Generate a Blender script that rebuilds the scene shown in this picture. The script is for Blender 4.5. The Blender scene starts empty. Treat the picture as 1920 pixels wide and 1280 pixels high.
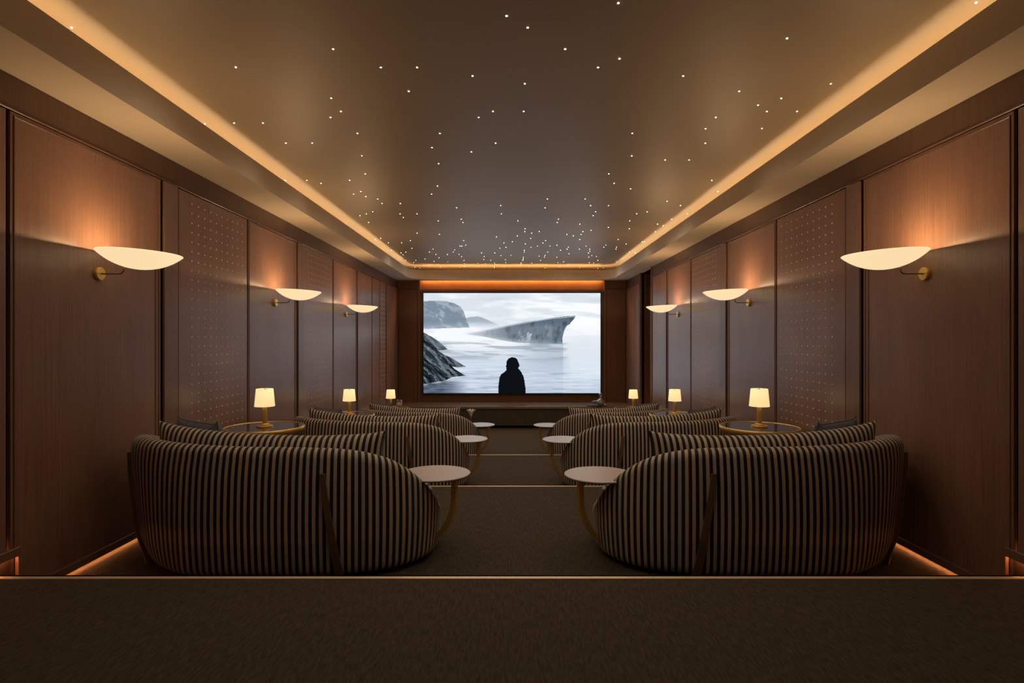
import bpy, bmesh, math, random
import numpy as np
from mathutils import Vector, Matrix
random.seed(7); np.random.seed(7)
sc = bpy.context.scene
C = sc.collection
PI = math.pi

# ---------------------------------------------------------------- camera, world, exposure
E = 1.33                                   # eye height above the top terrace
cam_d = bpy.data.cameras.new('camera'); cam = bpy.data.objects.new('camera', cam_d); C.objects.link(cam)
cam.location = (0, 0, E); cam.rotation_euler = (PI/2, 0, 0)
cam_d.sensor_width = 36; cam_d.lens = 20; cam_d.clip_start = .05; cam_d.clip_end = 60
sc.camera = cam
w = bpy.data.worlds.new('world'); sc.world = w; w.use_nodes = True
w.node_tree.nodes['Background'].inputs[0].default_value = (.02, .015, .012, 1)
w.node_tree.nodes['Background'].inputs[1].default_value = 0.0
sc.view_settings.view_transform = 'Standard'; sc.view_settings.look = 'None'
sc.view_settings.gamma = 1; sc.view_settings.use_curve_mapping = False
sc.view_settings.exposure = 0.0
sc.cycles.use_denoising = True
sc.cycles.max_bounces = 8; sc.cycles.diffuse_bounces = 5; sc.cycles.glossy_bounces = 4
sc.cycles.transmission_bounces = 6; sc.cycles.sample_clamp_indirect = 4.0
sc.cycles.caustics_reflective = False; sc.cycles.caustics_refractive = False

SCONCE_W = 13.5          # watts of each wall lamp's bulb
LAMP_W = 0.9             # watts of each table lamp's bulb
COVE = 7.0               # ceiling cove strip
PLINTH = 45.0            # strip under the wall cladding
NICHE = 110.0              # strip above the screen
SCREEN = 1.06
FILL_W = 11.0             # watts of each added fill spot in the star ceiling
WARM = (1.0, .63, .32); AMBER = (1.0, .40, .13)

# ---------------------------------------------------------------- room measures
HW = 3.0                                   # half width
SOF = E + 1.6; LIP = E + 1.823; CEIL = E + 1.95
LX = 2.59                                  # inner face of the cove lip
YB = -2.2; YE = 14.95                      # rear wall, screen wall
STEP = [3.224, 6.29, 9.356]; LV = [0.0, -.265, -.53, -.795]
P = 3.066                                  # row pitch
FAS = 14.6                                 # inner face of the lip at the screen end

# ---------------------------------------------------------------- materials
def srgb(r, g, b): return tuple(((c/255+.055)/1.055)**2.4 if c/255 > .04045 else c/255/12.92 for c in (r, g, b)) + (1,)
def mat(name):
    m = bpy.data.materials.new(name); m.use_nodes = True
    nt = m.node_tree; return m, nt, nt.nodes, nt.links, nt.nodes['Principled BSDF']
def simple(name, col, rough=.5, metal=0, emit=None, es=1, spec=.5, noise=0, nscale=30, bump=0, sample=True):
    m, nt, N, L, b = mat(name)
    b.inputs['Base Color'].default_value = col if len(col) == 4 else col + (1,)
    b.inputs['Roughness'].default_value = rough; b.inputs['Metallic'].default_value = metal
    b.inputs['Specular IOR Level'].default_value = spec
    if emit: b.inputs['Emission Color'].default_value = tuple(emit[:3]) + (1,); b.inputs['Emission Strength'].default_value = es
    if noise or bump:
        tc = N.new('ShaderNodeTexCoord'); n = N.new('ShaderNodeTexNoise'); n.inputs['Scale'].default_value = nscale; n.inputs['Detail'].default_value = 5
        L.new(tc.outputs['Object'], n.inputs['Vector'])
        if noise:
            mx = N.new('ShaderNodeMix'); mx.data_type = 'RGBA'
            c = Vector(b.inputs['Base Color'].default_value[:3])
            mx.inputs[6].default_value = tuple(c*(1-noise)) + (1,); mx.inputs[7].default_value = tuple(c*(1+noise)) + (1,)
            L.new(n.outputs['Fac'], mx.inputs[0]); L.new(mx.outputs[2], b.inputs['Base Color'])
        if bump:
            bp = N.new('ShaderNodeBump'); bp.inputs['Strength'].default_value = bump; bp.inputs['Distance'].default_value = .003
            L.new(n.outputs['Fac'], bp.inputs['Height']); L.new(bp.outputs[0], b.inputs['Normal'])
    if not sample: m.cycles.emission_sampling = 'NONE'
    return m
def wood(name, dark, light, rough=(.36, .52), bump=.35, horiz=False, spec=.5):
    m, nt, N, L, b = mat(name)
    tc = N.new('ShaderNodeTexCoord')
    def noise(sx, sy, sz, det, rg=.6):
        mp = N.new('ShaderNodeMapping'); mp.inputs['Scale'].default_value = (sx, sy, sz)
        L.new(tc.outputs['Object'], mp.inputs['Vector'])
        n = N.new('ShaderNodeTexNoise'); n.inputs['Scale'].default_value = 1; n.inputs['Detail'].default_value = det; n.inputs['Roughness'].default_value = rg
        L.new(mp.outputs[0], n.inputs['Vector']); return n
    lz = 1.2
    a = noise(*((lz, lz, 70) if horiz else (70, 70, lz)), 6)
    fine = noise(*((9, 9, 420) if horiz else (260, 260, 9)), 2)
    big = noise(*((.5, .5, 3) if horiz else (3, 3, .5)), 2)
    r = N.new('ShaderNodeValToRGB'); r.color_ramp.elements[0].position = .3; r.color_ramp.elements[1].position = .72
    r.color_ramp.elements[0].color = dark + (1,); r.color_ramp.elements[1].color = light + (1,)
    mx = N.new('ShaderNodeMix'); mx.data_type = 'FLOAT'; mx.inputs[0].default_value = .35
    L.new(a.outputs['Fac'], mx.inputs[2]); L.new(big.outputs['Fac'], mx.inputs[3])
    mx2 = N.new('ShaderNodeMix'); mx2.data_type = 'FLOAT'; mx2.inputs[0].default_value = .3
    L.new(mx.outputs[0], mx2.inputs[2]); L.new(fine.outputs['Fac'], mx2.inputs[3])
    L.new(mx2.outputs[0], r.inputs[0]); L.new(r.outputs[0], b.inputs['Base Color'])
    mr = N.new('ShaderNodeMapRange'); mr.inputs[1].default_value = .3; mr.inputs[2].default_value = .7
    mr.inputs[3].default_value = rough[1]; mr.inputs[4].default_value = rough[0]
    L.new(fine.outputs['Fac'], mr.inputs[0]); L.new(mr.outputs[0], b.inputs['Roughness'])
    bp = N.new('ShaderNodeBump'); bp.inputs['Strength'].default_value = bump; bp.inputs['Distance'].default_value = .0015
    L.new(mx2.outputs[0], bp.inputs['Height']); L.new(bp.outputs[0], b.inputs['Normal'])
    b.inputs['Specular IOR Level'].default_value = spec
    return m
def carpet_mat(name, dark, light):
    m, nt, N, L, b = mat(name)
    tc = N.new('ShaderNodeTexCoord')
    mp = N.new('ShaderNodeMapping'); mp.inputs['Scale'].default_value = (85, 14, 60)
    L.new(tc.outputs['Object'], mp.inputs['Vector'])
    n = N.new('ShaderNodeTexNoise'); n.inputs['Scale'].default_value = 1; n.inputs['Detail'].default_value = 7; n.inputs['Roughness'].default_value = .75
    L.new(mp.outputs[0], n.inputs['Vector'])
    n2 = N.new('ShaderNodeTexNoise'); n2.inputs['Scale'].default_value = 320; n2.inputs['Detail'].default_value = 2
    L.new(tc.outputs['Object'], n2.inputs['Vector'])
    ad = N.new('ShaderNodeMix'); ad.data_type = 'FLOAT'; ad.inputs[0].default_value = .4
    L.new(n.outputs['Fac'], ad.inputs[2]); L.new(n2.outputs['Fac'], ad.inputs[3])
    r = N.new('ShaderNodeValToRGB'); r.color_ramp.elements[0].position = .36; r.color_ramp.elements[1].position = .68
    r.color_ramp.elements[0].color = dark + (1,); r.color_ramp.elements[1].color = light + (1,)
    L.new(ad.outputs[0], r.inputs[0]); L.new(r.outputs[0], b.inputs['Base Color'])
    bp = N.new('ShaderNodeBump'); bp.inputs['Strength'].default_value = .8; bp.inputs['Distance'].default_value = .004
    L.new(ad.outputs[0], bp.inputs['Height']); L.new(bp.outputs[0], b.inputs['Normal'])
    b.inputs['Roughness'].default_value = .95; b.inputs['Specular IOR Level'].default_value = .1
    return m
def stripe_mat(name, period=.0443):
    m, nt, N, L, b = mat(name)
    uv = N.new('ShaderNodeUVMap'); uv.uv_map = 'UVMap'
    sp = N.new('ShaderNodeSeparateXYZ'); L.new(uv.outputs[0], sp.inputs[0])
    dv = N.new('ShaderNodeMath'); dv.operation = 'DIVIDE'; dv.inputs[1].default_value = period; L.new(sp.outputs[0], dv.inputs[0])
    fr = N.new('ShaderNodeMath'); fr.operation = 'FRACT'; L.new(dv.outputs[0], fr.inputs[0])
    fl = N.new('ShaderNodeMath'); fl.operation = 'FLOOR'; L.new(dv.outputs[0], fl.inputs[0])
    wn = N.new('ShaderNodeTexWhiteNoise'); wn.noise_dimensions = '1D'; L.new(fl.outputs[0], wn.inputs['W'])
    lr = N.new('ShaderNodeValToRGB'); lr.color_ramp.interpolation = 'CONSTANT'
    cols = [(.54, .44, .33), (.45, .395, .345), (.58, .44, .295), (.50, .435, .37)]
    els = lr.color_ramp.elements; els[0].color = cols[0] + (1,); els[1].position = .3; els[1].color = cols[1] + (1,)
    for p, c in ((.55, cols[2]), (.8, cols[3])): e = els.new(p); e.color = c + (1,)
    L.new(wn.outputs['Value'], lr.inputs[0])
    dr = N.new('ShaderNodeValToRGB'); dr.color_ramp.interpolation = 'CONSTANT'
    els = dr.color_ramp.elements; els[0].color = (.012, .010, .010, 1); els[1].position = .45; els[1].color = (.018, .012, .010, 1)
    e = els.new(.75); e.color = (.008, .012, .018, 1)
    L.new(wn.outputs['Value'], dr.inputs[0])
    # a triangle wave through a narrow range gives soft woven stripe edges
    tr = N.new('ShaderNodeMath'); tr.operation = 'PINGPONG'; tr.inputs[1].default_value = .5; L.new(fr.outputs[0], tr.inputs[0])
    mr = N.new('ShaderNodeMapRange'); mr.inputs[1].default_value = .235; mr.inputs[2].default_value = .275; L.new(tr.outputs[0], mr.inputs[0])
    mx = N.new('ShaderNodeMix'); mx.data_type = 'RGBA'; L.new(mr.outputs[0], mx.inputs[0]); L.new(dr.outputs[0], mx.inputs[6]); L.new(lr.outputs[0], mx.inputs[7])
    L.new(mx.outputs[2], b.inputs['Base Color'])
    tc = N.new('ShaderNodeTexCoord'); n = N.new('ShaderNodeTexNoise'); n.inputs['Scale'].default_value = 350; n.inputs['Detail'].default_value = 2
    L.new(tc.outputs['Object'], n.inputs['Vector'])
    bp = N.new('ShaderNodeBump'); bp.inputs['Strength'].default_value = .25; bp.inputs['Distance'].default_value = .002
    L.new(n.outputs['Fac'], bp.inputs['Height']); L.new(bp.outputs[0], b.inputs['Normal'])
    b.inputs['Roughness'].default_value = .8; b.inputs['Specular IOR Level'].default_value = .25
    b.inputs['Sheen Weight'].default_value = .15
    return m

M = {}
M['wood'] = wood('walnut_veneer', (.145, .070, .045), (.345, .190, .122), rough=(.24, .40), bump=1.0)
M['wood_trim'] = wood('walnut_trim', (.14, .072, .047), (.26, .145, .095), rough=(.3, .42))
M['wood_header_shaded'] = wood('walnut_header_shaded', (.075, .038, .024), (.16, .09, .058), rough=(.35, .5))  # darker walnut stain; shade under the soffit is put into the colour
M['wood_dark'] = wood('dark_stained_wood', (.12, .052, .024), (.21, .10, .05), rough=(.25, .38))
M['groove'] = simple('dark_groove', (.03, .014, .008), .7)
M['plaster'] = simple('taupe_plaster', (.80, .685, .53), .75, noise=.03, nscale=3)
M['ceil'] = simple('satin_stretch_ceiling', (.46, .385, .28), .47, spec=1.0)
M['carpet'] = carpet_mat('brown_carpet', (.026, .020, .014), (.125, .102, .072))
M['stripe'] = stripe_mat('striped_upholstery')
M['brass'] = simple('brushed_brass', (.86, .59, .19), .33, .72, noise=.06, nscale=60)
M['nosing'] = simple('satin_brass_nosing', (.95, .70, .48), .4, .45)
M['bronze'] = simple('dark_bronze', (.24, .165, .10), .42, .6, noise=.12, nscale=12)
M['opal'] = simple('opal_glass', (.9, .85, .75), .35, emit=srgb(254, 226, 176), es=.93)
M['shade'] = simple('linen_shade', (.85, .78, .66), .8, emit=srgb(255, 222, 158), es=.95)
M['star'] = simple('star_light_point', (1, .9, .75), .5, emit=(1, .86, .62), es=14.0, sample=False)
M['cove'] = simple('warm_led_strip', (1, .8, .6), .5, emit=(1, .72, .42), es=COVE)
M['plinth_led'] = simple('amber_led_strip', (1, .6, .3), .5, emit=(1, .36, .12), es=PLINTH)
M['niche_led'] = simple('amber_led_strip_niche', (1, .6, .3), .5, emit=(1, .45, .12), es=NICHE)
M['glass_black'] = simple('smoked_glass', (.06, .045, .04), .05, spec=.9)
M['stone_top'] = simple('blush_stone', (.52, .45, .42), .3, noise=.05, nscale=9)
M['bench_stone'] = simple('dark_brown_marble', (.22, .15, .10), .22, noise=.45, nscale=6)
M['bench_face'] = simple('bronze_bench_face', (.085, .068, .05), .35, noise=.2, nscale=4)
M['slate'] = simple('slate_velvet', (.13, .145, .18), .7, noise=.35, nscale=20, bump=.5)
M['black'] = simple('black_frame', (.010, .008, .008), .4)
M['chrome'] = simple('polished_metal', (.8, .78, .74), .12, 1)
M['dot'] = simple('perforation_stud', (.95, .88, .76), .5)
def glass(name, col=(1, 1, 1, 1), refl=.10):
    """thin glassware: lets light straight through, with a sharp reflection that grows towards the rim"""
    m, nt, N, L, b = mat(name); N.remove(b)
    t = N.new('ShaderNodeBsdfTransparent'); t.inputs[0].default_value = col
    g = N.new('ShaderNodeBsdfGlossy'); g.inputs['Roughness'].default_value = .06
    lw = N.new('ShaderNodeLayerWeight'); lw.inputs[0].default_value = .35
    ad = N.new('ShaderNodeMath'); ad.operation = 'MULTIPLY_ADD'; ad.inputs[1].default_value = .6; ad.inputs[2].default_value = refl
    L.new(lw.outputs['Facing'], ad.inputs[0])
    mx = N.new('ShaderNodeMixShader'); L.new(ad.outputs[0], mx.inputs[0]); L.new(t.outputs[0], mx.inputs[1]); L.new(g.outputs[0], mx.inputs[2])
    L.new(mx.outputs[0], N['Material Output'].inputs[0])
    return m
M['glass'] = glass('clear_glass', refl=.16); M['amber'] = simple('amber_liquid', (.55, .36, .07), .12)
M['wax'] = simple('candle_wax', (.75, .6, .4), .6, emit=(1, .6, .25), es=.15)

# ---------------------------------------------------------------- helpers
def link(name, me, m, parent=None, smooth=False):
    o = bpy.data.objects.new(name, me); C.objects.link(o)
    if m is not None and not me.materials: me.materials.append(m)
    if smooth:
        for p in me.polygons: p.use_smooth = True
    if parent is not None: o.parent = parent
    return o
def obj(name, bm, m, parent=None, smooth=False, kind=None):
    bmesh.ops.recalc_face_normals(bm, faces=bm.faces)
    me = bpy.data.meshes.new(name); bm.to_mesh(me); bm.free()
    o = link(name, me, m, parent, smooth)
    if kind: o['kind'] = kind
    return o
def struct(name, bm, m, **k): return obj(name, bm, m, kind='structure', **k)
def thing(name, label, cat, loc, group=None, rotz=0):
    o = bpy.data.objects.new(name, None); C.objects.link(o); o.empty_display_size = .1
    o.location = loc; o.rotation_euler = (0, 0, rotz)
    o['label'] = label; o['category'] = cat
    if group: o['group'] = group
    return o
def tag(o, label, cat, group=None):
    o['label'] = label; o['category'] = cat
    if group: o['group'] = group
    return o
def box(bm, x0, x1, y0, y1, z0, z1, bev=0):
    r = bmesh.ops.create_cube(bm, size=1)
    v = r['verts']
    for q in v:
        q.co = Vector(((x0+x1)/2 + q.co.x*(x1-x0), (y0+y1)/2 + q.co.y*(y1-y0), (z0+z1)/2 + q.co.z*(z1-z0)))
    if bev:
        es = list({e for q in v for e in q.link_edges})
        bmesh.ops.bevel(bm, geom=es, offset=bev, segments=1, affect='EDGES')
    return bm
def B(*a, bev=0): return box(bmesh.new(), *a, bev=bev)
def sbox(bm, s, x0, x1, y0, y1, z0, z1, bev=0):      # x measured outwards from the room's axis on side s
    a, b = s*x0, s*x1
    return box(bm, min(a, b), max(a, b), y0, y1, z0, z1, bev)
def cyl(bm, c, r, z0, z1, n=32, r2=None):
    r2 = r if r2 is None else r2
    a = [bm.verts.new((c[0]+r*math.cos(2*PI*i/n), c[1]+r*math.sin(2*PI*i/n), z0)) for i in range(n)]
    b = [bm.verts.new((c[0]+r2*math.cos(2*PI*i/n), c[1]+r2*math.sin(2*PI*i/n), z1)) for i in range(n)]
    for i in range(n): bm.faces.new((a[i], a[(i+1) % n], b[(i+1) % n], b[i]))
    bm.faces.new(a[::-1]); bm.faces.new(b)
    return bm
def lathe(bm, prof, n=40, c=(0, 0), closed=False):
    rings = []
    for r, z in prof:
        if r < 1e-5: rings.append([bm.verts.new((c[0], c[1], z))])
        else: rings.append([bm.verts.new((c[0]+r*math.cos(2*PI*i/n), c[1]+r*math.sin(2*PI*i/n), z)) for i in range(n)])
    pairs = list(zip(rings, rings[1:])) + ([(rings[-1], rings[0])] if closed else [])
    for a, b in pairs:
        for i in range(n):
            j = (i+1) % n
            if len(a) == 1 and len(b) == 1: continue
            if len(a) == 1: bm.faces.new((a[0], b[j], b[i]))
            elif len(b) == 1: bm.faces.new((a[i], a[j], b[0]))
            else: bm.faces.new((a[i], a[j], b[j], b[i]))
    return bm
def tube(bm, pts, r, n=10):
    pts = [Vector(p) for p in pts]; rings = []
    for i, p in enumerate(pts):
        d = (pts[min(i+1, len(pts)-1)] - pts[max(i-1, 0)]).normalized()
        u = d.orthogonal().normalized() if i == 0 else (u - d*u.dot(d)).normalized()
        v = d.cross(u)
        rings.append([bm.verts.new(p + r*(math.cos(2*PI*k/n)*u + math.sin(2*PI*k/n)*v)) for k in range(n)])
    for a, b in zip(rings, rings[1:]):
        for k in range(n): bm.faces.new((a[k], a[(k+1) % n], b[(k+1) % n], b[k]))
    bm.faces.new(rings[0][::-1]); bm.faces.new(rings[-1])
    return bm
def bar(bm, pts, side, nrm, w, t):
    """flat bar along pts; side = list of unit width directions, nrm = list of unit thickness directions"""
    rings = []
    for i, p in enumerate(pts):
        p = Vector(p); s = Vector(side[i]); n = Vector(nrm[i])
        ww = w[i] if isinstance(w, (list, tuple)) else w
        rings.append([bm.verts.new(p + a*s*ww/2 + b*n*t/2) for a, b in ((-1, -1), (1, -1), (1, 1), (-1, 1))])
    for a, b in zip(rings, rings[1:]):
        for k in range(4): bm.faces.new((a[k], a[(k+1) % 4], b[(k+1) % 4], b[k]))
    bm.faces.new(rings[0][::-1]); bm.faces.new(rings[-1])
    return bm
def prism(bm, poly, z0, z1):
    a = [bm.verts.new((x, y, z0)) for x, y in poly]; b = [bm.verts.new((x, y, z1)) for x, y in poly]
    n = len(poly)
    for i in range(n): bm.faces.new((a[i], a[(i+1) % n], b[(i+1) % n], b[i]))
    bm.faces.new(a[::-1]); bm.faces.new(b)
    return bm
def grid_mesh(name, rows, uvs=None, close_v=False, caps=False):
    """rows: list of rows of points -> quad mesh with uv per vertex"""
    nr, nc = len(rows), len(rows[0])
    V = [tuple(p) for r in rows for p in r]; F = []
    for i in range(nr-1):
        for j in range(nc if close_v else nc-1):
            k = (j+1) % nc
            F.append((i*nc+j, i*nc+k, (i+1)*nc+k, (i+1)*nc+j))
    if caps: F.append(tuple(range(nc))[::-1]); F.append(tuple((nr-1)*nc+j for j in range(nc)))
    me = bpy.data.meshes.new(name); me.from_pydata(V, [], F); me.update()
    if uvs is not None:
        ul = me.uv_layers.new(name='UVMap'); flat = [q for r in uvs for q in r]
        for lp in me.loops: ul.data[lp.index].uv = flat[lp.vertex_index]
    bm = bmesh.new(); bm.from_mesh(me); bmesh.ops.recalc_face_normals(bm, faces=bm.faces); bm.to_mesh(me); bm.free()
    for p in me.polygons: p.use_smooth = True
    return me
def dup(root, loc, label, group=None):
    r = root.copy(); C.objects.link(r); r.location = loc; r['label'] = label
    if group: r['group'] = group
    for ch in list(root.children):
        c = ch.copy(); C.objects.link(c); c.parent = r
        for g in list(ch.children):
            d = g.copy(); C.objects.link(d); d.parent = c
    return r
def lamp(name, kind, loc, energy, col, parent=None, **kw):
    d = bpy.data.lights.new(name, kind); d.energy = energy; d.color = col
    for k, v in kw.items(): setattr(d, k, v)
    o = bpy.data.objects.new(name, d); C.objects.link(o); o.location = loc
    if parent: o.parent = parent
    return o

# ---------------------------------------------------------------- floor terraces, nosings
def side_floor(bm, y0, y1, z): box(bm, -HW-.07, HW+.07, y0, y1, z-.3, z)
bm = bmesh.new()
edges = [YB] + STEP + [YE+.2]
for i in range(4): side_floor(bm, edges[i], edges[i+1] - (.012 if i < 3 else 0), LV[i])
floor = struct('floor', bm, M['carpet'])
for i, y in enumerate(STEP):
    bm = bmesh.new(); box(bm, -HW-.02, HW+.02, y-.04, y+.006, LV[i]-.001, LV[i]+.004); box(bm, -HW-.02, HW+.02, y-.011, y+.006, LV[i]-.03, LV[i]+.004)
    struct('trim_%d' % (i+1), bm, M['nosing'])

# ---------------------------------------------------------------- side walls
def level_at(y):
    k = 0
    for i, s in enumerate(STEP):
        if y > s + .235: k = i+1
    return LV[k]
PANEL_TOP = E + 1.379
GAP = .03
def clad(bm, s, y0, y1, x, z1=PANEL_TOP, th=.02, bev=.003, lift=0):
    """a cladding board between y0 and y1 that steps down with the terraces"""
    cuts = [y0] + [q+.235 for q in STEP if y0 < q+.235 < y1] + [y1]
    for a, b in zip(cuts, cuts[1:]):
        sbox(bm, s, x, x+th, a, b, level_at((a+b)/2)+GAP+lift, z1, bev if len(cuts) == 2 else 0)
for s, sd in ((-1, 'left'), (1, 'right')):
    bm = bmesh.new()
    clad(bm, s, YB, (YE if s < 0 else 12.2), HW+.03, SOF, .06, 0, .03)
    if s > 0:
        clad(bm, s, 13.3, YE, HW+.03, SOF, .06, 0, .03)
    # the return behind the shadow gap at the foot of the cladding
    for a, b, z in zip([YB]+STEP, STEP+[YE], LV): sbox(bm, s, HW+.05, HW+.1, a, b+.24, z-.3, z+.08)
    wall = struct('wall_'+sd, bm, M['groove'])
    # header rail above the panels
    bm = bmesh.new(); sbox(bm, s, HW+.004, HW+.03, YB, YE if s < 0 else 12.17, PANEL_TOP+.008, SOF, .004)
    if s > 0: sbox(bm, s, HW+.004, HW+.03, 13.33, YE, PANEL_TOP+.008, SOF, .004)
    obj('header_rail', bm, M['wood_header_shaded'], wall)
    bm = bmesh.new(); sbox(bm, s, HW-.004, HW+.03, YB, YE if s < 0 else 12.17, PANEL_TOP+.008, PANEL_TOP+.022, .003)
    if s > 0: sbox(bm, s, HW-.004, HW+.03, 13.33, YE, PANEL_TOP+.008, PANEL_TOP+.022, .003)
    obj('rail_moulding', bm, M['wood_trim'], wall)
    for k in range(-2, 3):
        y0 = 3.39 + P*k
        a = max(y0+.012, YB+.02)
        if k > -2:
            bm = bmesh.new(); clad(bm, s, a, y0+1.43, HW); obj('veneer_panel', bm, M['wood'], wall)
            # slim frame laid on the panel
            for (p, q) in ((a+.02, a+.032), (y0+1.395, y0+1.407)):
                bm = bmesh.new(); clad(bm, s, p, q, HW-.006, PANEL_TOP-.03, .01, .002); obj('frame_moulding', bm, M['wood_trim'], wall)
            bm = bmesh.new(); sbox(bm, s, HW-.006, HW+.004, a+.02, y0+1.407, PANEL_TOP-.03, PANEL_TOP-.018, .002); obj('frame_moulding', bm, M['wood_trim'], wall)
            bm = bmesh.new(); clad(bm, s, y0+1.438, y0+1.462, HW-.004); obj('edge_strip', bm, M['wood_trim'], wall)
        if k < 2:
            bm = bmesh.new(); clad(bm, s, max(y0+1.49, YB+.02), y0+1.69, HW-.02); obj('batten', bm, M['wood_trim'], wall)
            bm = bmesh.new(); clad(bm, s, y0+1.73, y0+3.05, HW); pf = obj('perforated_panel', bm, M['wood'], wall)
            if k >= -1:
                V = []; F = []
                for iy in range(10):
                    for iz in range(26):
                        y = y0+1.94+iy*.1108; z = E+1.285-iz*.0887
                        if z < level_at(y)+.12: continue
                        if not (y > 3.1): continue
                        n = len(V); r = .0085; x0 = s*(HW-.0005); x1 = s*(HW-.008)
                        for t in range(6):
                            V.append((x0, y+r*math.cos(t*PI/3), z+r*math.sin(t*PI/3)))
                        V.append((x1, y, z))
                        for t in range(6): F.append((n+t, n+(t+1) % 6, n+6))
                if V:
                    me = bpy.data.meshes.new('perforation'); me.from_pydata(V, [], F)
                    o = link('perforation', me, M['dot'], pf, True); o['kind'] = 'stuff'
        else:
            bm = bmesh.new(); clad(bm, s, y0+1.49, y0+1.69, HW-.02); obj('batten', bm, M['wood_trim'], wall)
            bm = bmesh.new(); clad(bm, s, y0+1.74, 12.17, HW); obj('veneer_panel', bm, M['wood'], wall)
    # the last bay before the screen wall
    if s < 0:
        bm = bmesh.new(); clad(bm, s, 12.23, 12.87, HW); obj('veneer_panel', bm, M['wood'], wall)
        bm = bmesh.new(); clad(bm, s, 12.90, 13.5, HW-.006); pf = obj('perforated_panel', bm, M['wood'], wall)
        V = []; F = []
        for iy in range(5):
            for iz in range(27):
                y = 12.97+iy*.11; z = E+1.2-iz*.11; n = len(V)
                for t in range(6): V.append((s*(HW-.0065), y+.0085*math.cos(t*PI/3), z+.0085*math.sin(t*PI/3)))
                V.append((s*(HW-.014), y, z))
                for t in range(6): F.append((n+t, n+(t+1) % 6, n+6))
        me = bpy.data.meshes.new('perforation'); me.from_pydata(V, [], F)
        o = link('perforation', me, M['dot'], pf, True); o['kind'] = 'stuff'
    else:
        # doorway recess with its leaf
        dr = struct('door_1', (lambda b: (sbox(b, s, HW+.20, HW+.25, 12.2, 13.3, LV[3], SOF), sbox(b, s, HW+.02, HW+.24, 12.17, 12.2, LV[3], SOF), sbox(b, s, HW+.02, HW+.24, 13.3, 13.33, LV[3], SOF))[-1])(bmesh.new()), M['wood_dark'])
        for y in (12.17, 13.28):
            bm = bmesh.new(); sbox(bm, s, HW-.02, HW+.03, y, y+.05, LV[3]+GAP, SOF, .004); obj('door_frame', bm, M['wood_trim'], dr)
    bm = bmesh.new(); clad(bm, s, 13.53 if s < 0 else 13.36, 13.75, HW-.02); obj('batten', bm, M['wood_trim'], wall)
    bm = bmesh.new(); clad(bm, s, 13.80, 14.93, HW); obj('veneer_panel', bm, M['wood'], wall)
    # skirting
    bm = bmesh.new()
    for a, b, z in zip([YB]+[q+.235 for q in STEP], [q+.235 for q in STEP]+[14.0], LV):
        if s > 0 and b == 14.0:
            sbox(bm, s, HW-.014, HW+.01, a, 12.16, z+GAP, z+GAP+.055, .003); sbox(bm, s, HW-.014, HW+.01, 13.34, b, z+GAP, z+GAP+.055, .003)
        else: sbox(bm, s, HW-.014, HW+.01, a, b, z+GAP, z+GAP+.055, .003)
    struct('baseboard_'+sd, bm, M['wood_trim'])
    # amber light strip hidden under the cladding
    bm = bmesh.new()
    for a, b, z in zip([YB]+[q+.235 for q in STEP], [q+.235 for q in STEP]+[13.8], LV):
        sbox(bm, s, HW+.016, HW+.026, a+.02, b-.01, z+GAP-.003, z+GAP+.003)
    obj('led_strip', bm, M['plinth_led'], wall)
bm = B(-HW-.1, HW+.1, YB-.1, YB, 0, CEIL); struct('wall_back', bm, M['wood'])

# ---------------------------------------------------------------- screen wall
bm = bmesh.new()
NX = 2.44; NT = SOF+.12                       # niche half width, top of the lit slot
box(bm, -HW-.1, -NX, YE, YE+.1, LV[3], SOF); box(bm, NX, HW+.1, YE, YE+.1, LV[3], SOF)
box(bm, -NX, NX, YE+.16, YE+.24, LV[3], NT)                       # back of the niche
box(bm, -NX-.02, -NX, YE+.02, YE+.24, LV[3], NT); box(bm, NX, NX+.02, YE+.02, YE+.24, LV[3], NT)
wf = struct('wall_front', bm, M['wood_dark'])
for s in (-1, 1):
    bm = bmesh.new(); sbox(bm, s, NX+.04, HW-.03, YE-.02, YE, LV[3]+.03, E+1.36, .004); obj('veneer_panel', bm, M['wood_dark'], wf)
    bm = bmesh.new(); sbox(bm, s, NX+.02, HW, YE-.03, YE, E+1.39, SOF, .004); obj('header_rail', bm, M['wood_dark'], wf)
    bm = bmesh.new(); sbox(bm, s, NX-.025, NX+.02, YE-.035, YE+.02, LV[3], SOF, .004); obj('niche_jamb', bm, M['wood_trim'], wf)
bm = B(-NX+.025, NX-.025, YE+.02, YE+.06, LV[3], E+1.33); obj('screen_backing', bm, M['wood_dark'], wf)
bm = B(-NX+.025, NX-.025, YE-.01, YE+.05, E+1.30, E+1.36); obj('niche_rail', bm, M['wood_trim'], wf)
bm = B(-NX+.05, NX-.05, YE+.085, YE+.10, SOF+.05, SOF+.06); obj('led_strip', bm, M['niche_led'], wf)
bm = B(-NX-.02, NX+.02, YE+.02, YE+.3, NT, NT+.05); obj('niche_cap', bm, M['plaster'], wf)

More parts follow.
